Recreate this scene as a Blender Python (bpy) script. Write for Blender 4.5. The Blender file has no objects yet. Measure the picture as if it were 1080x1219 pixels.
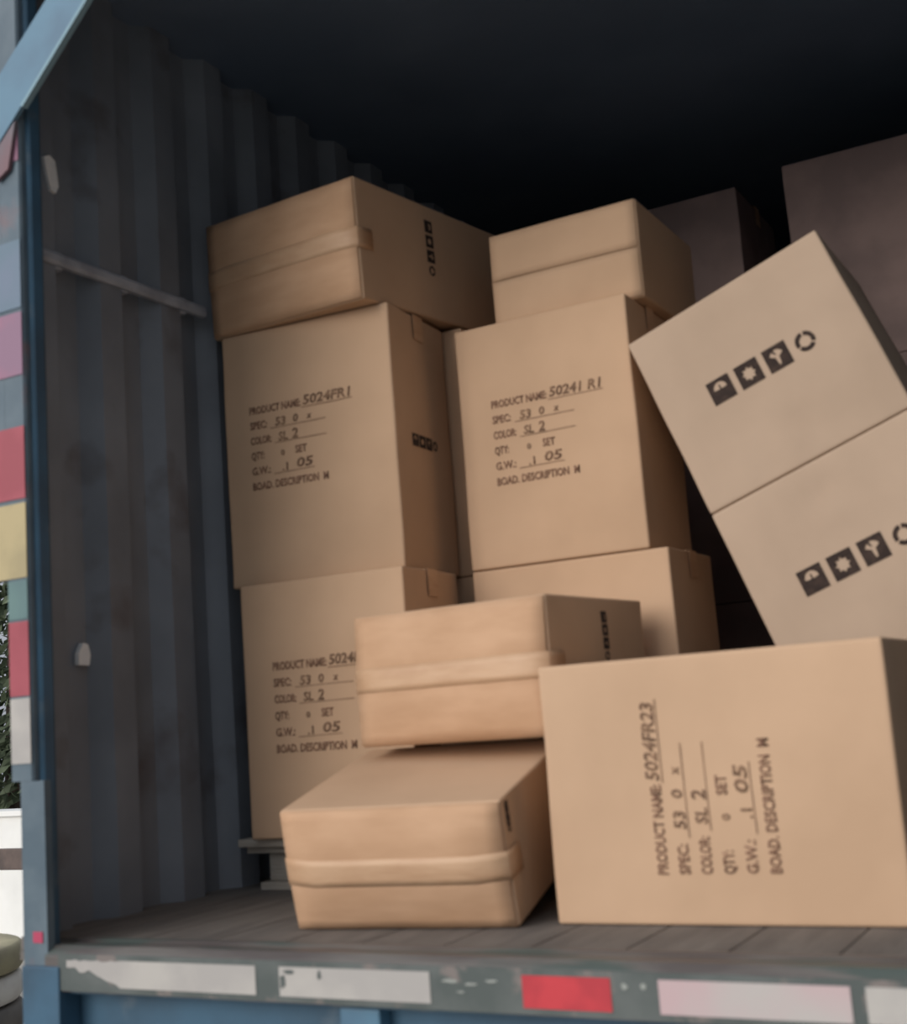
import bpy, bmesh, math, random
from mathutils import Vector, Matrix, noise
from mathutils.bvhtree import BVHTree

S = bpy.context.scene
C = S.collection
random.seed(7)

# ------------------------------------------------------------------ camera
F_PX = 1520.0
YAW, PITCH, ROLL = math.radians(28.5), math.atan(239 / F_PX), math.atan(0.075)
cam_d = bpy.data.cameras.new('camera')
cam = bpy.data.objects.new('camera', cam_d)
C.objects.link(cam)
fw = Vector((-math.sin(YAW) * math.cos(PITCH), math.cos(YAW) * math.cos(PITCH), math.sin(PITCH)))
rt = Vector((math.cos(YAW), math.sin(YAW), 0))
up = rt.cross(fw)
r2 = rt * math.cos(ROLL) - up * math.sin(ROLL)
u2 = rt * math.sin(ROLL) + up * math.cos(ROLL)
m = Matrix((r2, u2, -fw)).transposed().to_4x4()
m.translation = Vector((0, 0, 0.42))
cam.matrix_world = m
cam_d.sensor_fit = 'VERTICAL'
cam_d.sensor_height = 24.0
cam_d.lens = 24.0 * F_PX / 1219.0
cam_d.clip_start = 0.02
cam_d.dof.use_dof = True
cam_d.dof.focus_distance = 20.0
cam_d.dof.aperture_fstop = 3.2
S.camera = cam

# ------------------------------------------------------------------ sky, sun, exposure
W = bpy.data.worlds.new('overcast_sky')
S.world = W
W.use_nodes = True
wt = W.node_tree
wt.nodes.clear()
wo = wt.nodes.new('ShaderNodeOutputWorld')
bg = wt.nodes.new('ShaderNodeBackground')
tc = wt.nodes.new('ShaderNodeTexCoord')
sep = wt.nodes.new('ShaderNodeSeparateXYZ')
rmp = wt.nodes.new('ShaderNodeValToRGB')
rmp.color_ramp.elements[0].position = 0.0
rmp.color_ramp.elements[0].color = (0.44, 0.47, 0.52, 1)
rmp.color_ramp.elements[1].position = 0.8
rmp.color_ramp.elements[1].color = (0.92, 0.98, 1.08, 1)
wt.links.new(tc.outputs['Generated'], sep.inputs[0])
wt.links.new(sep.outputs['Z'], rmp.inputs[0])
# sky made brighter left behind the camera, dimmer right, to darken right-facing box sides
vd = wt.nodes.new('ShaderNodeVectorMath')
vd.operation = 'DOT_PRODUCT'
vd.inputs[1].default_value = Vector((-0.80, -0.55, 0.25)).normalized()
wt.links.new(tc.outputs['Generated'], vd.inputs[0])
lobe = wt.nodes.new('ShaderNodeMapRange')
lobe.inputs['From Min'].default_value = -0.2
lobe.inputs['From Max'].default_value = 1.0
lobe.inputs['To Min'].default_value = 0.38
lobe.inputs['To Max'].default_value = 1.45
wt.links.new(vd.outputs['Value'], lobe.inputs[0])
wt.links.new(lobe.outputs[0], bg.inputs[1])
wt.links.new(rmp.outputs[0], bg.inputs[0])
wt.links.new(bg.outputs[0], wo.inputs[0])
sun_d = bpy.data.lights.new('veiled_sun', 'SUN')
sun_d.energy = 2.0
sun_d.angle = math.radians(40)
sun_d.color = (1.0, 0.93, 0.86)
sun = bpy.data.objects.new('veiled_sun', sun_d)
C.objects.link(sun)
# light travels towards +Y, a little to the right and down: it reaches in over the sill
sun.rotation_euler = Vector((0.34, 1.0, -0.36)).to_track_quat('-Z', 'Y').to_euler()
S.view_settings.view_transform = 'Standard'
S.view_settings.look = 'None'
S.view_settings.gamma = 1
S.view_settings.use_curve_mapping = False
S.view_settings.exposure = 0.04


# ------------------------------------------------------------------ materials
def srgb(r, g, b):
    f = lambda c: (c / 255 / 12.92) if c <= 10 else (((c / 255) + 0.055) / 1.055) ** 2.4
    return (f(r), f(g), f(b), 1)


def mat(name, base, rough=0.8, metal=0.0, var=None, scale=4.0, detail=4.0, stretch=(1, 1, 1),
        lo=0.4, hi=0.6, bump=0.0, bump_scale=60.0, second=None, s_scale=12.0, s_lo=0.6, s_hi=0.68, spec=0.5):
    mt = bpy.data.materials.new(name)
    mt.use_nodes = True
    nt = mt.node_tree
    bs = nt.nodes['Principled BSDF']
    bs.inputs['Roughness'].default_value = rough
    bs.inputs['Metallic'].default_value = metal
    bs.inputs['Specular IOR Level'].default_value = spec
    tcn = nt.nodes.new('ShaderNodeTexCoord')
    mp = nt.nodes.new('ShaderNodeMapping')
    mp.inputs['Scale'].default_value = stretch
    nt.links.new(tcn.outputs['Object'], mp.inputs[0])

    def nz(sc, l, h):
        n = nt.nodes.new('ShaderNodeTexNoise')
        n.inputs['Scale'].default_value = sc
        n.inputs['Detail'].default_value = detail
        nt.links.new(mp.outputs[0], n.inputs['Vector'])
        mr = nt.nodes.new('ShaderNodeMapRange')
        mr.inputs['From Min'].default_value = l
        mr.inputs['From Max'].default_value = h
        nt.links.new(n.outputs[0], mr.inputs[0])
        return mr
    col = None
    if var:
        mx = nt.nodes.new('ShaderNodeMix')
        mx.data_type = 'RGBA'
        mx.inputs['A'].default_value = base
        mx.inputs['B'].default_value = var
        nt.links.new(nz(scale, lo, hi).outputs[0], mx.inputs['Factor'])
        col = mx.outputs['Result']
        if second:
            m2 = nt.nodes.new('ShaderNodeMix')
            m2.data_type = 'RGBA'
            nt.links.new(col, m2.inputs['A'])
            m2.inputs['B'].default_value = second
            nt.links.new(nz(s_scale, s_lo, s_hi).outputs[0], m2.inputs['Factor'])
            col = m2.outputs['Result']
        nt.links.new(col, bs.inputs['Base Color'])
    else:
        bs.inputs['Base Color'].default_value = base
    if bump:
        n = nt.nodes.new('ShaderNodeTexNoise')
        n.inputs['Scale'].default_value = bump_scale
        nt.links.new(mp.outputs[0], n.inputs['Vector'])
        b = nt.nodes.new('ShaderNodeBump')
        b.inputs['Strength'].default_value = bump
        b.inputs['Distance'].default_value = 0.01
        nt.links.new(n.outputs[0], b.inputs['Height'])
        nt.links.new(b.outputs[0], bs.inputs['Normal'])
    return mt


M_CARD = mat('cardboard', srgb(202, 169, 139), 0.88, var=srgb(191, 159, 130), scale=3.0, lo=.35, hi=.65, bump=.06,
             bump_scale=25, spec=.25)
M_CARD_GREY = mat('greyish cardboard', srgb(192, 168, 146), 0.88, var=srgb(180, 157, 136), scale=3.0, lo=.35, hi=.65,
                  bump=.06, bump_scale=25, spec=.25)
M_CARD_DARK = mat('shaded brown cardboard', srgb(158, 136, 130), 0.9, var=srgb(136, 118, 114), scale=4.0, bump=.1,
                  bump_scale=25, spec=.2)  # far-row card, with the shade deep inside put into its colour
M_CARD_EDGE = mat('flap cardboard', srgb(204, 166, 134), 0.85, var=srgb(190, 152, 120), scale=5.0,
                  stretch=(1, 1, 3), lo=.35, hi=.65, bump=.08, bump_scale=18, spec=.25)
M_TAPE = mat('clear packing tape on card', srgb(203, 167, 134), 0.55, var=srgb(193, 155, 122), scale=8,
             stretch=(1, 1, 4), bump=.15, bump_scale=16)
M_INK = mat('stencil ink', srgb(138, 104, 84), 0.9, var=srgb(112, 80, 62), scale=60, lo=.35, hi=.65)
M_HAND = mat('marker ink', srgb(142, 112, 88), 0.9, var=srgb(112, 86, 68), scale=40)
M_SYM = mat('symbol ink', srgb(50, 38, 33), 0.9, var=srgb(72, 56, 48), scale=60, lo=.45, hi=.75)
M_WALL = mat('grey blue painted steel', srgb(130, 137, 146), 0.6, var=srgb(106, 112, 120), scale=3.0, lo=.3, hi=.7,
             second=srgb(92, 90, 94), s_scale=4.0, s_lo=.58, s_hi=.72, bump=.15, bump_scale=14)
M_CEIL = mat('dark steel', srgb(104, 120, 140), 0.85, var=srgb(94, 110, 130), scale=2.0)
M_FLOOR = mat('worn plank floor', srgb(118, 112, 106), 0.75, var=srgb(92, 87, 83), scale=5.0, stretch=(5, .8, 1),
              lo=.3, hi=.7, bump=.2, bump_scale=30)
M_BLUE = mat('blue paint', srgb(58, 94, 118), 0.6, var=srgb(50, 78, 98), scale=6, lo=.35, hi=.65,
             second=srgb(88, 104, 116), s_scale=9, s_lo=.58, s_hi=.7, bump=.1, bump_scale=30)
M_BLUE_GREY = mat('blue grey paint', srgb(98, 114, 128), 0.6, var=srgb(84, 100, 114), scale=6)
M_BLUE_LT = mat('light blue paint', srgb(84, 124, 148), 0.5, var=srgb(76, 110, 134), scale=6, bump=.1, bump_scale=30)
M_GREY_ST = mat('scuffed grey blue steel', srgb(94, 110, 120), 0.6, var=srgb(78, 96, 108), scale=7,
                second=srgb(122, 96, 98), s_scale=6, s_lo=.62, s_hi=.74, bump=.1, bump_scale=30)
M_SILL = mat('worn sill steel', srgb(108, 104, 100), 0.5, var=srgb(88, 82, 80), scale=9, stretch=(.4, 2, 2),
             second=srgb(78, 88, 84), s_scale=8, s_lo=.5, s_hi=.6, bump=.2, bump_scale=30)
M_SILL_F = mat('greenish grey sill steel', srgb(92, 98, 96), 0.6, var=srgb(76, 84, 82), scale=9,
               second=srgb(120, 112, 108), s_scale=14, s_lo=.58, s_hi=.66)
M_RAIL = mat('rail metal', srgb(164, 170, 180), 0.45, var=srgb(140, 146, 156), scale=12)
M_T_WHITE = mat('white reflective tape', srgb(180, 176, 170), 0.5, var=srgb(168, 164, 160), scale=10)
M_T_WHITE2 = mat('pinkish white reflective tape', srgb(182, 176, 172), 0.5, var=srgb(192, 160, 164), scale=3)
M_T_RED = mat('red reflective tape', srgb(196, 52, 62), 0.5, var=srgb(178, 44, 56), scale=14)
M_T_RED_F = mat('faded red reflective tape', srgb(166, 76, 88), 0.55, var=srgb(152, 64, 76), scale=8)
M_T_PINK = mat('faded pink reflective tape', srgb(160, 108, 130), 0.6, var=srgb(140, 108, 130), scale=8)
M_T_YEL = mat('yellowed reflective tape', srgb(180, 164, 122), 0.55, var=srgb(164, 150, 112), scale=8)
M_T_TEAL = mat('teal worn tape', srgb(98, 128, 126), 0.6, var=srgb(88, 116, 118), scale=8)
M_STICK = mat('white sticker', srgb(244, 246, 246), 0.6, var=srgb(228, 232, 234), scale=20)
M_WOOD = mat('weathered pallet wood', srgb(196, 190, 178), 0.85, var=srgb(172, 164, 152), scale=6,
             stretch=(.6, 5, 5), bump=.3, bump_scale=40)
M_GROUND = mat('yard concrete', srgb(150, 146, 138), 0.9, var=srgb(134, 130, 122), scale=1.5, bump=.2)
M_RING_W = mat('pale ring paint', srgb(226, 222, 214), 0.8, var=srgb(210, 204, 196), scale=5)
M_RING_K = mat('khaki ring paint', srgb(168, 160, 130), 0.85, var=srgb(150, 142, 118), scale=5)
M_RING_G = mat('grey ring paint', srgb(120, 114, 108), 0.85, var=srgb(104, 100, 96), scale=5)
M_BROWN = mat('brown post', srgb(104, 90, 84), 0.8, var=srgb(84, 74, 70), scale=6)
M_WHITEWALL = mat('white render', srgb(240, 240, 236), 0.9, var=srgb(228, 228, 224), scale=2)
M_LEAF = mat('hedge leaf', srgb(74, 88, 62), 0.8, var=srgb(104, 116, 92), scale=6)
M_BARK = mat('bark', srgb(84, 72, 60), 0.9, var=srgb(68, 58, 50), scale=6)


# ------------------------------------------------------------------ helpers
def link(name, bm, mtl, parent=None, smooth=False, loc=None):
    me = bpy.data.meshes.new(name)
    bmesh.ops.recalc_face_normals(bm, faces=bm.faces[:])
    bm.to_mesh(me)
    bm.free()
    me.materials.append(mtl)
    if smooth:
        for p in me.polygons:
            p.use_smooth = True
    o = bpy.data.objects.new(name, me)
    C.objects.link(o)
    if loc:
        o.location = loc
    if parent:
        o.parent = parent
    return o


def root(name, loc, label=None, cat=None, group=None, rot=None):
    o = bpy.data.objects.new(name, None)
    o.empty_display_size = .1
    C.objects.link(o)
    o.location = loc
    if rot is not None:
        o.rotation_mode = 'QUATERNION'
        o.rotation_quaternion = rot
    if label:
        o['label'] = label
    if cat:
        o['category'] = cat
    if group:
        o['group'] = group
    return o


def tag(o, label, cat, group=None):
    o['label'] = label
    o['category'] = cat
    if group:
        o['group'] = group
    return o


def struct(o, label=None):
    o['kind'] = 'structure'
    if label:
        o['label'] = label
    return o


def bx(bm, x0, x1, y0, y1, z0, z1, bev=0.0):
    r = bmesh.ops.create_cube(bm, size=1)
    vs = r['verts']
    for v in vs:
        v.co = Vector(((x0 + x1) / 2 + v.co.x * (x1 - x0), (y0 + y1) / 2 + v.co.y * (y1 - y0),
                       (z0 + z1) / 2 + v.co.z * (z1 - z0)))
    if bev:
        es = list({e for v in vs for e in v.link_edges})
        bmesh.ops.bevel(bm, geom=es, offset=bev, segments=2, profile=.5, affect='EDGES')
    return vs


def prism(bm, pts, axis, a, b):
    """extrude a polygon given in the two other axes"""
    def mk(p, t):
        if axis == 'x': return (t, p[0], p[1])
        if axis == 'y': return (p[0], t, p[1])
        return (p[0], p[1], t)
    A = [bm.verts.new(mk(p, a)) for p in pts]
    B = [bm.verts.new(mk(p, b)) for p in pts]
    bm.faces.new(A)
    bm.faces.new(B[::-1])
    n = len(pts)
    for i in range(n):
        bm.faces.new((A[i], A[(i + 1) % n], B[(i + 1) % n], B[i]))


def grid_box(w, d, h, r=0.006, amp=0.0025, seed=0.0, dents=(), step=0.035, bulge=0.004):
    """box with rounded edges, faint waviness, slight bulge of the faces and dents"""
    def axis(L):
        n = max(2, int((L - 4 * r) / step))
        a = [0, r * .3, r * .65, r]
        mid = [2 * r + (L - 4 * r) * i / n for i in range(n + 1)]
        return a + mid + [L - r, L - r * .65, L - r * .3, L]
    X, Y, Z = axis(w), axis(d), axis(h)
    bm = bmesh.new()
    cache = {}

    def V(x, y, z):
        k = (round(x, 5), round(y, 5), round(z, 5))
        if k in cache:
            return cache[k]
        p = Vector((x, y, z))
        q = Vector((min(max(x, r), w - r), min(max(y, r), d - r), min(max(z, r), h - r)))
        dlt = p - q
        if dlt.length > 1e-9:
            p = q + dlt.normalized() * min(r, dlt.length if dlt.length < r else r)
        fx, fy, fz = x / w * 2 - 1, y / d * 2 - 1, z / h * 2 - 1
        b = bulge
        if abs(y) < 1e-6: p.y -= b * (1 - fx * fx) * (1 - fz * fz)
        if abs(x - w) < 1e-6: p.x += b * (1 - fy * fy) * (1 - fz * fz)
        if abs(x) < 1e-6: p.x -= b * .3 * (1 - fy * fy) * (1 - fz * fz)
        n = noise.noise_vector(Vector((x * 5 + seed, y * 5 - seed, z * 5 + 2 * seed)))
        edge = (1 - fz ** 8)
        p += Vector((n.x, n.y, n.z * .3)) * amp * edge
        for (dx, dz, rad, dep) in dents:          # dents in the front face
            if y < 1e-6 + r:
                t = ((x - dx) ** 2 + (z - dz) ** 2) / rad ** 2
                p.y += dep * math.exp(-t * 2)
        cache[k] = bm.verts.new(p)
        return cache[k]

    def sheet(f, A, B):
        for i in range(len(A) - 1):
            for j in range(len(B) - 1):
                vs = [f(A[i], B[j]), f(A[i + 1], B[j]), f(A[i + 1], B[j + 1]), f(A[i], B[j + 1])]
                if len(set(vs)) == 4:
                    bm.faces.new(vs)
    sheet(lambda a, b: V(a, 0, b), X, Z)
    sheet(lambda a, b: V(a, d, b), X, Z)
    sheet(lambda a, b: V(0, a, b), Y, Z)
    sheet(lambda a, b: V(w, a, b), Y, Z)
    sheet(lambda a, b: V(a, b, 0), X, Y)
    sheet(lambda a, b: V(a, b, h), X, Y)
    return bm


def text_bm(items):
    """items: (string, x, y, height, width or None, shear) -> bmesh in the XY plane, thin"""
    bm = bmesh.new()
    for (s, x, y, hgt, wid, shear) in items:
        cu = bpy.data.curves.new('lettering', 'FONT')
        cu.body = s
        cu.size = 1.0
        cu.resolution_u = 2
        cu.extrude = 0.0
        cu.offset = 0.02
        ob = bpy.data.objects.new('lettering', cu)
        C.objects.link(ob)
        dg = bpy.context.evaluated_depsgraph_get()
        dg.update()
        me = bpy.data.meshes.new_from_object(ob.evaluated_get(dg))
        xs = [v.co.x for v in me.vertices]
        x0, x1 = min(xs), max(xs)
        sx = hgt / .72 if wid is None else wid / (x1 - x0)
        sy = hgt / .72
        for v in me.vertices:
            vx, vy = (v.co.x - x0) * sx, v.co.y * sy
            v.co = Vector((x + vx + vy * shear, y + vy, 0))
        bm.from_mesh(me)
        bpy.data.objects.remove(ob)
        bpy.data.meshes.remove(me)
        bpy.data.curves.remove(cu)
    r = bmesh.ops.extrude_face_region(bm, geom=bm.faces[:])
    for g in r['geom']:
        if isinstance(g, bmesh.types.BMVert):
            g.co.z += .0006
    return bm


def place_decal(bm, face, u, v, ang, w, d, h, tree=None, off=0.0012):
    """put a decal drawn in XY onto the front ('front') or right ('side') face; u, v = where its origin goes"""
    ca, sa = math.cos(ang), math.sin(ang)
    for vt in bm.verts:
        a, b, t = vt.co.x, vt.co.y, vt.co.z
        aa, bb = u + a * ca - b * sa, v + a * sa + b * ca
        if face == 'front':
            hit = tree.ray_cast(Vector((aa, -1, bb)), Vector((0, 1, 0)))[0]
            vt.co = Vector((aa, (hit.y if hit else 0) - t - off, bb))
        else:
            hit = tree.ray_cast(Vector((w + 1, aa, bb)), Vector((-1, 0, 0)))[0]
            vt.co = Vector(((hit.x if hit else w) + t + off, aa, bb))
    return bm


def poly2d(bm, pts, t0=0.0, t1=.0006):
    A = [bm.verts.new((p[0], p[1], t0)) for p in pts]
    B = [bm.verts.new((p[0], p[1], t1)) for p in pts]
    bm.faces.new(A[::-1])
    bm.faces.new(B)
    for i in range(len(pts)):
        j = (i + 1) % len(pts)
        bm.faces.new((A[i], A[j], B[j], B[i]))


def frame2d(bm, outer, inner):
    """square plate with a hole of the same number of corners (quads all round)"""
    n = len(outer)
    T = []
    for t in (0.0, .0006):
        O = [bm.verts.new((p[0], p[1], t)) for p in outer]
        I = [bm.verts.new((p[0], p[1], t)) for p in inner]
        for i in range(n):
            j = (i + 1) % n
            bm.faces.new((O[i], O[j], I[j], I[i]))
        T.append((O, I))
    for k in (0, 1):
        for i in range(n):
            j = (i + 1) % n
            bm.faces.new((T[0][k][i], T[0][k][j], T[1][k][j], T[1][k][i]))


def sq_ring(s, n):
    """n points evenly around a square of side 2s starting right-bottom"""
    out = []
    for i in range(n):
        a = 2 * math.pi * i / n + math.pi / 4
        c, q = math.cos(a), math.sin(a)
        k = s / max(abs(c), abs(q))
        out.append((c * k, q * k))
    return out


def symbols_bm(pitch, size):
    """handling marks: three black squares with light pictograms and a recycling loop"""
    bm = bmesh.new()
    s = size / 2

    def shift(before, cx, sc=1):
        for v in bm.verts[before:]:
            v.co.x = v.co.x * sc + cx
            v.co.y *= sc
    # 1: umbrella-like dome in a black square (dome cut out)
    n = 16
    bm.verts.ensure_lookup_table()
    dome = []
    for (x, y) in sq_ring(s, n):
        a = math.atan2(y, x)
        rr = s * .58
        px, py = math.cos(a) * rr, math.sin(a) * rr * (1.0 if math.sin(a) > 0 else .12) + s * .15
        dome.append((px, py))
    frame2d(bm, sq_ring(s, n), dome)
    poly2d(bm, [(-s * .06, -s * .45), (s * .06, -s * .45), (s * .06, s * .45), (-s * .06, s * .45)], .0002, .0007)
    # 2: black square with a light diamond / sun
    k = len(bm.verts)
    star = []
    for i, (x, y) in enumerate(sq_ring(s, n)):
        a = math.atan2(y, x)
        rr = s * (.62 if i % 2 == 0 else .42)
        star.append((math.cos(a) * rr, math.sin(a) * rr))
    frame2d(bm, sq_ring(s, n), star)
    bm.verts.ensure_lookup_table()
    shift(k, pitch)
    # 3: black square with a goblet cut out
    k = len(bm.verts)
    gob = []
    for (x, y) in sq_ring(s, n):
        a = math.atan2(y, x)
        c, q = math.cos(a), math.sin(a)
        wdt = .62 if q > .05 else (.16 if q > -.75 else .16)
        gob.append((c * s * wdt, q * s * .68))
    frame2d(bm, sq_ring(s, n), gob)
    poly2d(bm, [(-s * .35, s * .66), (-s * .12, s * .66), (0, s * .22), (-s * .1, s * .25)], .0002, .0007)
    bm.verts.ensure_lookup_table()
    shift(k, 2 * pitch)
    # 4: loop of three bent bars
    for q in range(3):
        k = len(bm.verts)
        a0 = math.radians(90 + 120 * q)
        P = []
        r0, r1 = s * .48, s * .82
        m_ = 5
        for i in range(m_ + 1):
            a = a0 + math.radians(5 + 106 * i / m_)
            P.append((math.cos(a) * r1, math.sin(a) * r1))
        for i in range(m_, -1, -1):
            a = a0 + math.radians(5 + 106 * i / m_)
            P.append((math.cos(a) * r0, math.sin(a) * r0))
        poly2d(bm, P)
        bm.verts.ensure_lookup_table()
        shift(k, 3 * pitch - s * .1)
    return bm


def stencil(bx_root, tree_, w, d, h, u, v, ang, sc=1.0, value='5024FR23'):
    LS = .0425 * sc
    T = .021 * sc
    names = [('PRODUCT NAME:', .165), ('SPEC:', .055), ('COLOR:', .068), ('QTY:', .042), ('G.W.:', .060),
             ('BOAD. DESCRIPTION  M', .240)]
    it = [(s, 0, -i * LS, T, wd * sc, 0) for i, (s, wd) in enumerate(names)]
    it.append(('SET', .142 * sc, -3 * LS, T, .036 * sc, 0))
    for one in it:
        link('printed_line', place_decal(text_bm([one]), 'front', u, v, ang, w, d, h, tree_), M_INK, bx_root)
    hand = [(value, .172 * sc, .002, T * 1.25, .145 * sc, .15), ('53', .082 * sc, -LS, T * 1.1, .032 * sc, .1),
            ('0', .138 * sc, -LS + .002, T, .016 * sc, .1), ('x', .182 * sc, -LS + .004, T * .9, .014 * sc, .1),
            ('SL', .090 * sc, -2 * LS, T * 1.1, .030 * sc, .1), ('2', .134 * sc, -2 * LS, T * 1.3, .018 * sc, .1),
            ('0', .096 * sc, -3 * LS, T * .7, .012 * sc, 0), ('.1', .098 * sc, -4 * LS, T, .018 * sc, 0),
            ('05', .142 * sc, -4 * LS + .003, T * 1.2, .050 * sc, .2)]
    bm = text_bm(hand)
    for (a, b, y) in ((.168, .325, -.006), (.066, .24, -LS - .006), (.078, .24, -2 * LS - .006),
                      (.070, .20, -4 * LS - .006)):
        poly2d(bm, [(a * sc, y), (b * sc, y + .002), (b * sc, y + .0038), (a * sc, y + .0018)])
    link('handwritten_marks', place_decal(bm, 'front', u, v, ang, w, d, h, tree_), M_HAND, bx_root)


def end_flaps(R, w, h, seed=0, bulge=0.014, mtl=None, tape=True):
    """two flaps closing the front end, meeting in a seam half way up, and the tape over it"""
    rnd = random.Random(seed)

    def prof(t, x):                 # t 0..1 up the face -> how far it stands out
        b = bulge * math.sin(math.pi * t) ** 1.1
        b += .0025 * noise.noise(Vector((x * 7 + seed, t * 3, seed)))
        e = min(x / w, 1 - x / w)
        return .003 + b * min(1, .10 + e * 7)
    n = 14
    for (t0, t1) in ((0.012, .494), (.506, .988)):
        bm = bmesh.new()
        m_ = 6
        g0, g1 = [], []
        for i in range(n + 1):
            x = .004 + (w - .008) * i / n
            c0, c1 = [], []
            for j in range(m_ + 1):
                t = t0 + (t1 - t0) * j / m_
                y = -prof(t, x)
                c0.append(bm.verts.new((x, y - .002, h * t)))
                c1.append(bm.verts.new((x, y + .002, h * t)))
            g0.append(c0)
            g1.append(c1)
        for i in range(n):
            for j in range(m_):
                bm.faces.new((g0[i][j], g0[i + 1][j], g0[i + 1][j + 1], g0[i][j + 1]))
                bm.faces.new((g1[i][j], g1[i][j + 1], g1[i + 1][j + 1], g1[i + 1][j]))
        for i in range(n):
            for j in (0, m_):
                bm.faces.new((g0[i][j], g0[i + 1][j], g1[i + 1][j], g1[i][j]))
        for j in range(m_):
            for i in (0, n):
                bm.faces.new((g0[i][j], g0[i][j + 1], g1[i][j + 1], g1[i][j]))
        link('flap', bm, mtl or M_CARD_EDGE, R, smooth=True)
    if not tape:
        return
    # tape: along the seam and folded round both side faces
    bm = bmesh.new()
    hw = .028
    path = [(-.0035, .055), (-.0030, .004), (-.0015, -.002)]
    path += [(w * i / n, None) for i in range(0, n + 1)]
    path += [(w + .0015, -.002), (w + .0035, .004), (w + .0060, .055)]
    rows = []
    for (x, y) in path:
        row = []
        for k in range(5):
            t = .5 + (k / 2 - 1) * hw / h
            yy = y if y is not None else -prof(t, min(max(x, 0), w)) - .0023
            row.append(bm.verts.new((x, yy, h * t)))
        rows.append(row)
    for i in range(len(rows) - 1):
        for j in range(4):
            bm.faces.new((rows[i][j], rows[i + 1][j], rows[i + 1][j + 1], rows[i][j + 1]))
    t = link('packing_tape', bm, M_TAPE, R, smooth=True)
    sd = t.modifiers.new('thickness', 'SOLIDIFY')
    sd.thickness = .0005


def top_tape(R, w, d, h, along='x'):
    bm = bmesh.new()
    z = h + .001
    bx(bm, -.001, w + .001, d / 2 - .028, d / 2 + .028, z - .0006, z + .0004)
    bx(bm, w + .0045, w + .0052, d / 2 - .028, d / 2 + .028, h - .07, z)
    link('packing_tape', bm, M_TAPE, R)


def carton(label, loc, dims, yaw=0, pit=0, rol=0, mtl=None, end='front', stencil_at=None, sym=None, seed=0,
           group=None, dents=(), flap_bulge=.014, value='5024FR23', amp=.0025, flap_mtl=None, bulge=.004, tape=True):
    w, d, h = dims
    q = (Matrix.Rotation(math.radians(yaw), 3, 'Z') @ Matrix.Rotation(math.radians(pit), 3, 'X') @
         Matrix.Rotation(math.radians(rol), 3, 'Y')).to_quaternion()
    R = root('cardboard_box', loc, label, 'box', group, q)
    gb = grid_box(w, d, h, seed=seed, dents=dents, amp=amp, bulge=bulge)
    tree_ = BVHTree.FromBMesh(gb)
    link('body', gb, mtl or M_CARD, R, smooth=True)
    if end == 'front':
        end_flaps(R, w, h, seed, flap_bulge, flap_mtl, tape)
    elif end == 'top':
        top_tape(R, w, d, h)
    if stencil_at:
        u, v, ang = stencil_at
        stencil(R, tree_, w, d, h, u, v, math.radians(ang), value=value)
    for s_ in sym or ():
        face, u, v, ang, pitch, size = s_
        link('printed_symbols', place_decal(symbols_bm(pitch, size), face, u, v, math.radians(ang), w, d, h,
                                            tree_), M_SYM, R)
    return R


# ------------------------------------------------------------------ the trailer body (setting)
XL, XR = -2.265, 0.16          # inner faces of the side walls
Y0, Y1, ZC = 1.97, 8.0, 2.40


def corrugated(y0, y1, z0, z1, x_in, x_out, phase, per=.23):
    """trapezoid ribs running vertically"""
    bm = bmesh.new()
    pts = []
    y = phase
    while y > y0: y -= per
    while y < y1 + per:
        for (dy, xx) in ((0.0, x_out), (.075, x_out), (.115, x_in), (.190, x_in)):
            yy = y + dy
            if y0 <= yy <= y1:
                pts.append((xx, yy))
        y += per
    pts = [(x_out, y0)] + pts + [(x_out, y1)]
    sgn = 1 if x_out > x_in else -1
    zs = [z0 + (z1 - z0) * k / 8 for k in range(9)]
    col = []
    for (x, yy) in pts:
        col.append([bm.verts.new((x + .003 * noise.noise(Vector((x * 3, yy * 2, z * 2))), yy, z)) for z in zs])
    for i in range(len(pts) - 1):
        for k in range(8):
            bm.faces.new((col[i][k], col[i + 1][k], col[i + 1][k + 1], col[i][k + 1]))
    return bm


wl = struct(link('wall_left', corrugated(2.12, Y1, 0.0, ZC, XL, XL - .045, 2.24), M_WALL),
            'dark grey blue corrugated steel left wall of the cargo body')
wl.modifiers.new('thickness', 'SOLIDIFY').thickness = .004
wr = struct(link('wall_right', corrugated(2.05, Y1, 0.0, ZC, XR, XR + .035, 2.24), M_WALL))
wr.modifiers.new('thickness', 'SOLIDIFY').thickness = .004
bm = bmesh.new(); bx(bm, XL - .06, XR + .06, Y1, Y1 + .05, 0, ZC)
struct(link('wall_back', bm, M_WALL), 'dark far end wall of the cargo body')
bm = bmesh.new(); bx(bm, XL - .06, XR + .06, Y0, Y1 + .05, ZC, ZC + .04)
struct(link('ceiling', bm, M_CEIL), 'dark steel roof of the cargo body')

bm = bmesh.new()
npl = 14
x0 = XL - .055
pw = (XR + .045 - x0) / npl
for k in range(npl):
    bx(bm, x0 + k * pw + .0015, x0 + (k + 1) * pw - .0015, 2.10, Y1, -.03, 0.0, .002)
bx(bm, x0, XR + .035, 2.10, Y1, -.05, -.031)
struct(link('floor', bm, M_FLOOR), 'worn grey brown plank floor of the cargo body')

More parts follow.
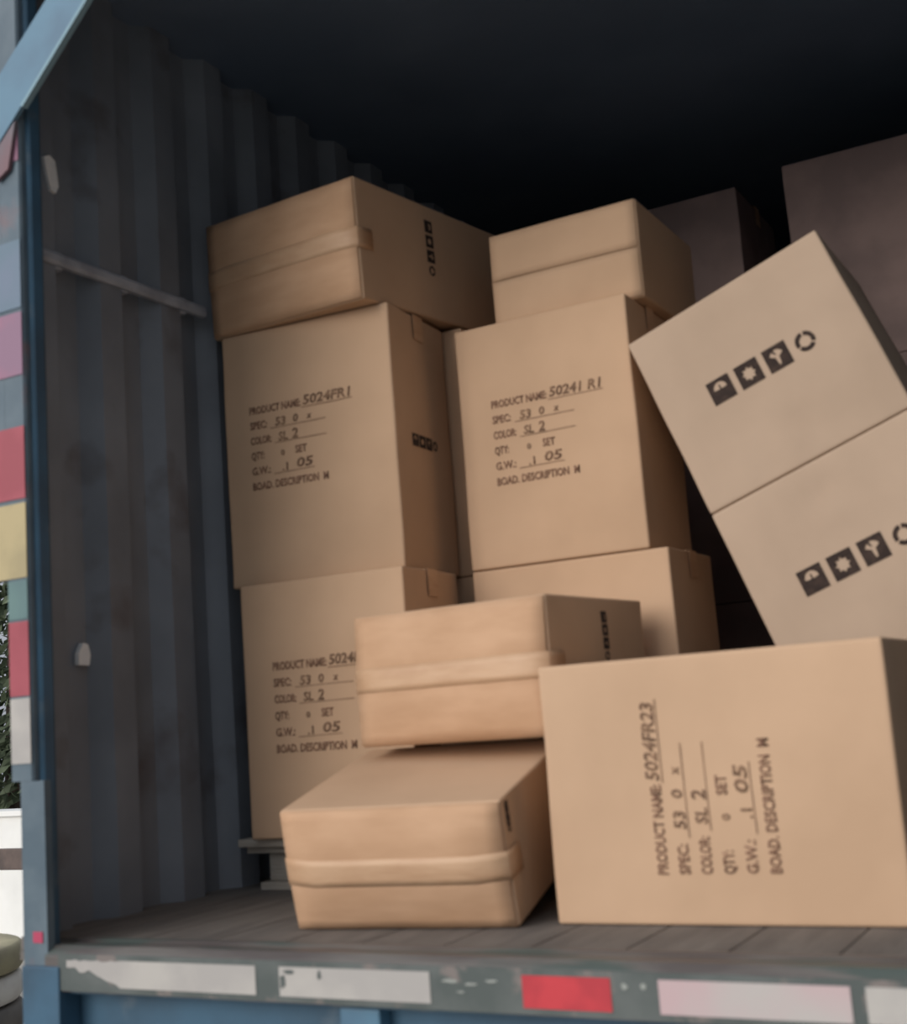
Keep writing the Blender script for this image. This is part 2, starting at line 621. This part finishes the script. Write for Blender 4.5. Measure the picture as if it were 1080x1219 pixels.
# sill: top plate with raised lip, vertical tape face, blue beam below
bm = bmesh.new()
prism(bm, [(2.10, -.004), (2.10, .003), (2.075, .006), (2.06, .001), (2.02, .0), (2.012, .007), (1.99, .007),
           (1.975, -.002), (1.965, -.010), (1.965, -.078), (1.985, -.078), (1.985, -.02), (2.09, -.02)],
      'x', -2.10, .06)
sill = struct(link('trim_1', bm, M_SILL), 'worn steel sill along the rear edge of the cargo floor')
bm = bmesh.new()
bx(bm, -2.06, .05, 1.9625, 1.9655, -.076, -.004)
link('sill_face', bm, M_SILL_F, sill)


def torn_strip(xa, xb, za, zb, y, torn_left=False, seed=1):
    rnd = random.Random(seed)
    bm = bmesh.new()
    up_, dn = [], []
    n = 40
    for i in range(n + 1):
        x = xa + (xb - xa) * i / n
        t = i / n
        lo = za
        if torn_left and t < .30:
            lo = zb - (zb - za) * (.25 + .75 * (t / .30) ** 1.3) + rnd.uniform(-.006, .006)
            lo = min(max(lo, za), zb - .006)
        up_.append((x, zb - (rnd.uniform(0, .004) if torn_left and t < .3 else 0)))
        dn.append((x, lo))
    for t0, rng in ((y, 0),):
        U = [bm.verts.new((p[0], y, p[1])) for p in up_]
        D = [bm.verts.new((p[0], y, p[1])) for p in dn]
        U2 = [bm.verts.new((p[0], y - .0012, p[1])) for p in up_]
        D2 = [bm.verts.new((p[0], y - .0012, p[1])) for p in dn]
        for i in range(n):
            bm.faces.new((U[i], U[i + 1], D[i + 1], D[i]))
            bm.faces.new((U2[i], U2[i + 1], D2[i + 1], D2[i]))
            bm.faces.new((U[i], U[i + 1], U2[i + 1], U2[i]))
            bm.faces.new((D[i], D[i + 1], D2[i + 1], D2[i]))
        bm.faces.new((U[0], U2[0], D2[0], D[0]))
        bm.faces.new((U[n], U2[n], D2[n], D[n]))
    return bm


for (xa, xb, mm, torn, lab) in ((-2.035, -1.555, M_T_WHITE, True, 'torn white reflective tape'),
                                (-1.50, -1.18, M_T_WHITE, False, 'white reflective tape with a scuffed end'),
                                (-1.003, -.846, M_T_RED, False, 'red reflective tape'),
                                (-.765, -.470, M_T_WHITE2, False, 'pinkish white reflective tape'),
                                (-.448, -.12, M_T_WHITE, False, 'clean white reflective tape')):
    o = link('reflective_tape', torn_strip(xa, xb, -.066, -.014, 1.9622, torn, 3), mm, sill)
    o['label'] = lab
# scuffs: paint worn through between the tapes
bm = bmesh.new()
rnd = random.Random(5)
for (cx_, cz, w_, h_) in ((-1.14, -.028, .035, .007), (-1.10, -.032, .03, .006), (-1.06, -.026, .03, .006),
                          (-.822, -.026, .012, .012), (-.79, -.026, .012, .012), (-1.12, -.045, .02, .004)):
    pts = []
    for i in range(9):
        a = 2 * math.pi * i / 9
        k = rnd.uniform(.6, 1)
        pts.append((cx_ + math.cos(a) * w_ / 2 * k, cz + math.sin(a) * h_ / 2 * k))
    prism(bm, pts, 'y', 1.9612, 1.9624)
link('paint_scuffs', bm, mat('worn grey paint', srgb(150, 154, 148), .7), sill)
bm = bmesh.new()
for (cx_, cz, w_, h_) in ((-1.492, -.040, .016, .030), (-1.478, -.022, .03, .010), (-1.41, -.026, .010, .020)):
    pts = []
    for i in range(10):
        a = 2 * math.pi * i / 10
        k = rnd.uniform(.6, 1)
        pts.append((cx_ + math.cos(a) * w_ / 2 * k, cz + math.sin(a) * h_ / 2 * k))
    prism(bm, pts, 'y', 1.9602, 1.9614)
link('tape_tears', bm, M_SILL_F, sill)

bm = bmesh.new()
bx(bm, -2.10, .06, 2.02, 2.05, -.30, -.078)
bx(bm, -2.056, .06, 1.985, 2.05, -.086, -.078)
bx(bm, -2.05, .06, 1.975, 2.05, -.30, -.29)
beam = struct(link('trim_2', bm, M_BLUE), 'blue painted steel beam under the rear sill')
for (xa, xb) in ((-1.385, -1.30), (-.60, -.525)):
    bm = bmesh.new()
    bx(bm, xa, xb, 1.982, 2.02, -.29, -.086, .004)
    link('stiffener', bm, M_BLUE_LT, beam)

# left corner post: stepped steel section carrying the reflective tapes
bm = bmesh.new()
prism(bm, [(-2.19, 1.97), (-2.132, 1.97), (-2.128, 1.976), (-2.128, 2.035), (-2.19, 2.035)], 'z', .345, 2.40)
bx(bm, -2.222, -2.1905, 1.97, 2.05, .778, 2.40)
post = struct(link('trim_3', bm, M_GREY_ST), 'scuffed grey blue corner post with reflective tapes')
bm = bmesh.new()
prism(bm, [(-2.1275, 1.990), (-2.122, 1.990), (-2.118, 1.996), (-2.118, 2.022), (-2.1275, 2.035)], 'z', -.02, 2.40)
link('inner_channel', bm, M_BLUE, post)
bm = bmesh.new()
prism(bm, [(-2.165, 1.97), (-2.096, 1.97), (-2.096, 1.9895), (-2.134, 1.9895), (-2.134, 2.04), (-2.165, 2.04)], 'z',
      -.45, .3445)
link('foot_plate', bm, M_GREY_ST, post)
bm = bmesh.new()
prism(bm, [(-2.180, 2.0355), (-2.130, 2.0355), (-2.255, 2.118), (-2.275, 2.118)], 'z', -.02, 2.40)
link('side_return', bm, M_BLUE_GREY, post)
bm = bmesh.new()
bx(bm, -2.160, -2.055, 1.958, 1.9695, -.45, -.03, .003)
bx(bm, -2.10, -2.057, 1.970, 2.019, -.45, -.08, .003)
link('lower_bracket', bm, M_BLUE, post)
for (za, zb, mm, lab) in ((1.235, 1.38, M_T_PINK, 'faded pink tape'), (.955, 1.117, M_T_RED_F, 'faded red tape, upper'),
                          (.78, .945, M_T_YEL, 'yellowed tape'), (.525, .685, M_T_RED_F, 'faded red tape, lower'),
                          (.690, .775, M_T_TEAL, 'teal worn tape'), (.382, .520, M_T_WHITE, 'white tape'),
                          (1.74, 1.93, M_T_PINK, 'faded pink tape near the brace'),
                          (1.39, 1.55, mat('lilac faded tape', srgb(112, 124, 146), .6, var=srgb(98, 120, 136)),
                           'lilac faded tape')):
    bm = bmesh.new()
    bx(bm, -2.221 if za > .77 else -2.188, -2.130, 1.9675, 1.9695, za, zb)
    o = link('reflective_tape', bm, mm, post)
    o['label'] = lab
bm = bmesh.new()
bx(bm, -2.135, -2.108, 1.9675, 1.9695, .015, .037)
o = link('paint_mark', bm, mat('pink paint', srgb(176, 62, 92), .6), post)
o['label'] = 'small pink paint mark'

# right corner post and header
bm = bmesh.new()
bx(bm, .045, .19, 1.97, 2.10, -.45, 2.40, .004)
struct(link('trim_4', bm, M_GREY_ST))
bm = bmesh.new()
bx(bm, -2.30, .19, 1.97, 2.08, 2.27, 2.46, .004)
struct(link('trim_5', bm, M_BLUE), 'blue steel header above the rear opening')
# diagonal brace between post and header
bm = bmesh.new()
a = Vector((-2.19, 1.86)); b = Vector((-1.78, 2.27)); nrm = Vector((-.707, .707))
prism(bm, [(-2.222, 1.910), (-2.222, 1.747), (-1.653, 2.268), (-1.81, 2.268)], 'y', 1.955, 1.9665)
brace = struct(link('trim_6', bm, M_BLUE_LT), 'light blue diagonal brace in the upper left corner')
bm = bmesh.new()
prism(bm, [(-2.19, 1.70), (-2.15, 1.72), (-2.125, 1.83), (-2.19, 1.774)], 'y', 1.957, 1.9669)
link('brace_foot', bm, mat('rubbed brown blue steel', srgb(104, 100, 108), .6, var=srgb(118, 84, 90)), brace)
bm = bmesh.new()
prism(bm, [(-2.10, 1.858), (-2.095, 1.851), (-1.643, 2.266), (-1.653, 2.268)], 'y', 1.951, 1.9665)
link('brace_lip', bm, mat('pale blue paint', srgb(116, 150, 164), .45), brace)

# tie rail on the left wall, stickers, latch
bm = bmesh.new()
prism(bm, [(XL - .002, 1.583), (XL + .012, 1.583), (XL + .016, 1.592), (XL + .016, 1.607), (XL + .012, 1.615),
           (XL - .002, 1.615)], 'y', 2.12, 2.76)
rail = tag(link('cargo_rail', bm, M_RAIL), 'thin grey metal rail running along the corrugated left wall', 'rail')
for k in range(3):
    bm = bmesh.new()
    bx(bm, XL - .034, XL + .006, 2.20 + k * .23 * 1, 2.225 + k * .23, 1.575, 1.622, .003)
    link('bracket', bm, M_RAIL, rail)
bm = bmesh.new()
prism(bm, [(2.185, 1.775), (2.201, 1.77), (2.211, 1.79), (2.207, 1.82), (2.201, 1.855), (2.183, 1.864),
           (2.165, 1.855), (2.173, 1.815)], 'x', -2.268, -2.252)
o = link('wall_tag', bm, M_STICK)
tag(o, 'small white tag high on the left wall beside the post', 'tag')
bm = bmesh.new()
prism(bm, [(2.270, .602), (2.304, .60), (2.309, .627), (2.302, .652), (2.286, .655), (2.270, .630)], 'x',
      -2.302, -2.288)
tag(link('wall_tag', bm, M_STICK), 'small white tag low on the left wall, waist height', 'tag')

# ------------------------------------------------------------------ pallet under the rear boxes
R = root('pallet', (-2.16, 2.735, 0), 'grey weathered wooden pallet under the left stacks of boxes', 'pallet')
PW, PD = 1.12, .80
for k in range(6):
    bm = bmesh.new()
    y = k * (PD - .10) / 5
    bx(bm, -.045 if k == 0 else 0, PW, y, y + .10, .113, .133, .002)
    link('deck_board', bm, M_WOOD, R)
for k in range(3):
    x = (0, .46, 1.02)[k]
    bm = bmesh.new()
    bx(bm, x - (.04 if k == 0 else 0), x + .10, .03, PD - .01, .094, .1125, .002)
    link('cross_board', bm, M_WOOD, R)
    for y in (.06, .36, .66):
        bm = bmesh.new()
        bx(bm, x + .01, x + .09, y, y + .10, .02, .0935, .002)
        link('block', bm, M_WOOD, R)
    bm = bmesh.new()
    bx(bm, x + .0, x + .10, .03, PD - .01, 0.0, .0195, .002)
    link('bottom_board', bm, M_WOOD, R)

# ------------------------------------------------------------------ the boxes
G = 'cardboard boxes loaded in the trailer'
# left stack
carton('stencilled box at the foot of the left stack, standing on the pallet', (-2.135, 2.705, .135), (.495, .315, .660),
       yaw=3, end='top', stencil_at=(.095, .43, 0), seed=1.3, value='5024FR26', bulge=.003)
carton('stencilled box in the middle of the left stack, below the overhanging crooked box', (-2.205, 2.765, .799),
       (.532, .335, .712), yaw=4.0, end='top', stencil_at=(.085, .475, 0),
       sym=[('side', .105, .352, 0, .040, .034)], seed=2.1, value='5024FR1')
carton('crooked box lying on top of the left stack with its taped end forward', (-2.236, 2.775, 1.514),
       (.535, .74, .335), yaw=-4.5, pit=3.0, rol=0.6, end='front', seed=3.4, flap_bulge=.014,
       sym=[('side', .335, .27, -90, .044, .036)])
# column behind the left stack (only a sliver of it shows)
carton('hidden lower box behind the left stack', (-2.16, 3.16, .135), (.50, .34, .66), end='top', seed=4.1)
carton('upright box showing as a narrow strip between the two stacks', (-2.15, 3.16, .797), (.503, .34, .720),
       end='top', seed=5.1)
# middle column
carton('box under the middle stencilled box, mostly hidden by the taped box in front', (-1.605, 3.035, .135),
       (.558, .34, .656), end='top', seed=6.2)
carton('upright stencilled box in the middle, beside the leaning boxes', (-1.602, 3.03, .793),
       (.508, .34, .668), end='top', stencil_at=(.10, .432, 0), seed=7.7, value='50241 R1')
carton('box laid flat on top of the middle upright box', (-1.505, 3.10, 1.463), (.440, .46, .273),
       end='front', seed=8.5, flap_bulge=.004, mtl=M_CARD, flap_mtl=M_CARD, tape=False)
# far row deep inside
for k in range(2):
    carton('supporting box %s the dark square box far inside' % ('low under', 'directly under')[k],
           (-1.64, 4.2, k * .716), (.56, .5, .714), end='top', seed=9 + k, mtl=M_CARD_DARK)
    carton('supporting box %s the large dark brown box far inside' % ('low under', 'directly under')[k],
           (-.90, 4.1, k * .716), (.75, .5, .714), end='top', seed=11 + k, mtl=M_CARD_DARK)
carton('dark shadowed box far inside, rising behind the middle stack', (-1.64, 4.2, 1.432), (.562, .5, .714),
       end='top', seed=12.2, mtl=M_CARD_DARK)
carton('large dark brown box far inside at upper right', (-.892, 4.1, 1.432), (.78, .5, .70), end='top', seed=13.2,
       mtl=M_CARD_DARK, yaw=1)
# leaning stack
TW, TH, TR = .525, .49, -20.2
sn, cs = math.sin(math.radians(-TR)), math.cos(math.radians(-TR))
bxp = Vector((-.600, 2.97, .002))
for k, (hh, lab) in enumerate(((.409, 'hidden bottom box of the leaning stack behind the big front box'),
                               (TH, 'lower of the two leaning boxes with handling symbols'),
                               (TH, 'upper of the two leaning boxes with handling symbols'))):
    carton(lab, tuple(bxp), (TW, .50, hh - .002), rol=TR, end='none', mtl=M_CARD_GREY,
           sym=[('front', .148 if k < 2 else .16, (.23, .24, .258)[k], 0, .076, .060)],
           seed=15 + k * 1.7, dents=[(.285, .075, .035, .016), (.25, .045, .03, -.010)] if k == 2 else
           [(.27, .41, .035, .014), (.255, .36, .03, -.014)], bulge=.006)
    bxp = bxp + Vector((-sn, 0, cs)) * hh
# front boxes
carton('hidden box on the pallet carrying the taped box', (-1.575, 2.745, .134), (.46, .275, .220), end='none', seed=20)
carton('taped box lying just above the tipped floor box, left of the big front box',
       (-1.645, 2.505, .357), (.512, .480, .300), yaw=-4.2, end='front', seed=21.4, flap_bulge=.026,
       sym=[('side', .26, .255, -90, .030, .026)])
carton('battered box on the floor at the front, tipped forward against the pallet', (-1.655, 2.240, .001),
       (.490, .452, .253), yaw=6.5, pit=13.0, end='front', seed=22.6, flap_bulge=.026, amp=.004,
       sym=[('side', .03, .235, -90, .016, .016)])
carton('big front box lying on its side with sideways stencilled text', (-1.103, 2.333, .001), (.668, .325, .497),
       yaw=.9, end='none', stencil_at=(.235, .093, 90), seed=23.8, value='5024FR23')

# ------------------------------------------------------------------ outside, left of the trailer
bm = bmesh.new(); bx(bm, -30, 30, -25, 30, -1.25, -1.15)
struct(link('ground', bm, M_GROUND), 'pale concrete yard')
cols = [(M_RING_G, 'grey'), (M_RING_W, 'pale'), (M_RING_G, 'grey'), (M_RING_W, 'pale'), (M_RING_K, 'khaki')]
z = -1.15
words = ('grey bottom ring of the round stack outside, left of the trailer',
         'pale ring second from the ground in the round stack outside',
         'grey middle ring of the round stack outside',
         'pale ring just below the khaki one in the round stack outside',
         'khaki topmost ring of the round stack outside, left of the trailer')
for k, (mm, nm) in enumerate(cols):
    th = .135
    bm = bmesh.new()
    prof = []
    ro, ri = .46, .24
    for i in range(10):
        a = math.pi * (i / 9 - .5)
        prof.append((ro - .03 + .03 * math.cos(a), th / 2 + (th / 2 - .006) * math.sin(a)))
    prof += [(ri, th), (ri, 0)]
    n = 48
    ringv = []
    for i in range(n):
        a = 2 * math.pi * i / n
        ringv.append([bm.verts.new((p[0] * math.cos(a), p[0] * math.sin(a), p[1])) for p in prof])
    for i in range(n):
        A, B = ringv[i], ringv[(i + 1) % n]
        for j in range(len(prof)):
            jj = (j + 1) % len(prof)
            bm.faces.new((A[j], B[j], B[jj], A[jj]))
    o = link('stacked_ring', bm, mm, smooth=True, loc=(-5.24 + random.uniform(-.01, .01), 4.15, z))
    o['group'] = 'rings of the round stack outside'
    tag(o, words[k], 'ring')
    z += th
# post with a crossbar
R = root('fence_post', (-6.33, 5.9, -1.15), 'brown upright post with a crossbar outside, left of the trailer', 'post')
bm = bmesh.new(); bx(bm, -.06, .06, -.05, .05, 0, 1.75, .006); link('upright', bm, M_BROWN, R)
bm = bmesh.new(); bx(bm, -1.6, -.06, -.025, .025, .80, .93, .006); link('crossbar', bm, M_BROWN, R)
bm = bmesh.new()
bx(bm, -22, -5.5, 7.3, 7.5, -1.15, -.12)
bx(bm, -22, -5.5, 7.27, 7.53, -.12, -.08)
struct(link('wall_yard', bm, M_WHITEWALL), 'white yard wall beyond the round stack')


def tree(loc, r, hgt, label, n, seed):
    R = root('tree', loc, label, 'tree')
    rnd = random.Random(seed)
    bm = bmesh.new()
    bmesh.ops.create_cone(bm, cap_ends=True, segments=10, radius1=.16, radius2=.07, depth=hgt * .6,
                          matrix=Matrix.Translation((0, 0, hgt * .3)))
    link('trunk', bm, M_BARK, R)
    bm = bmesh.new()
    for i in range(n):
        u = Vector((rnd.gauss(0, 1), rnd.gauss(0, 1), rnd.gauss(0, 1))).normalized() * r * rnd.uniform(.45, 1) ** .5
        c = Vector((u.x, u.y, u.z * 1.15 + hgt * .62))
        nn = Vector((rnd.gauss(0, 1), rnd.gauss(0, 1), rnd.gauss(0, 1))).normalized()
        t = nn.orthogonal().normalized()
        b = nn.cross(t)
        s = rnd.uniform(.05, .10)
        vs = [bm.verts.new(c + t * s), bm.verts.new(c + b * s * .5 + nn * s * .15), bm.verts.new(c - t * s),
              bm.verts.new(c - b * s * .5 + nn * s * .15)]
        bm.faces.new(vs)
    me = bpy.data.meshes.new('foliage')
    bm.to_mesh(me); bm.free()
    me.materials.append(M_LEAF)
    o = bpy.data.objects.new('foliage', me)
    C.objects.link(o)
    o.parent = R


tree((-10.6, 9.6, -1.15), 1.7, 4.6, 'leafy green tree outside, far left beyond the corner post', 9000, 3)
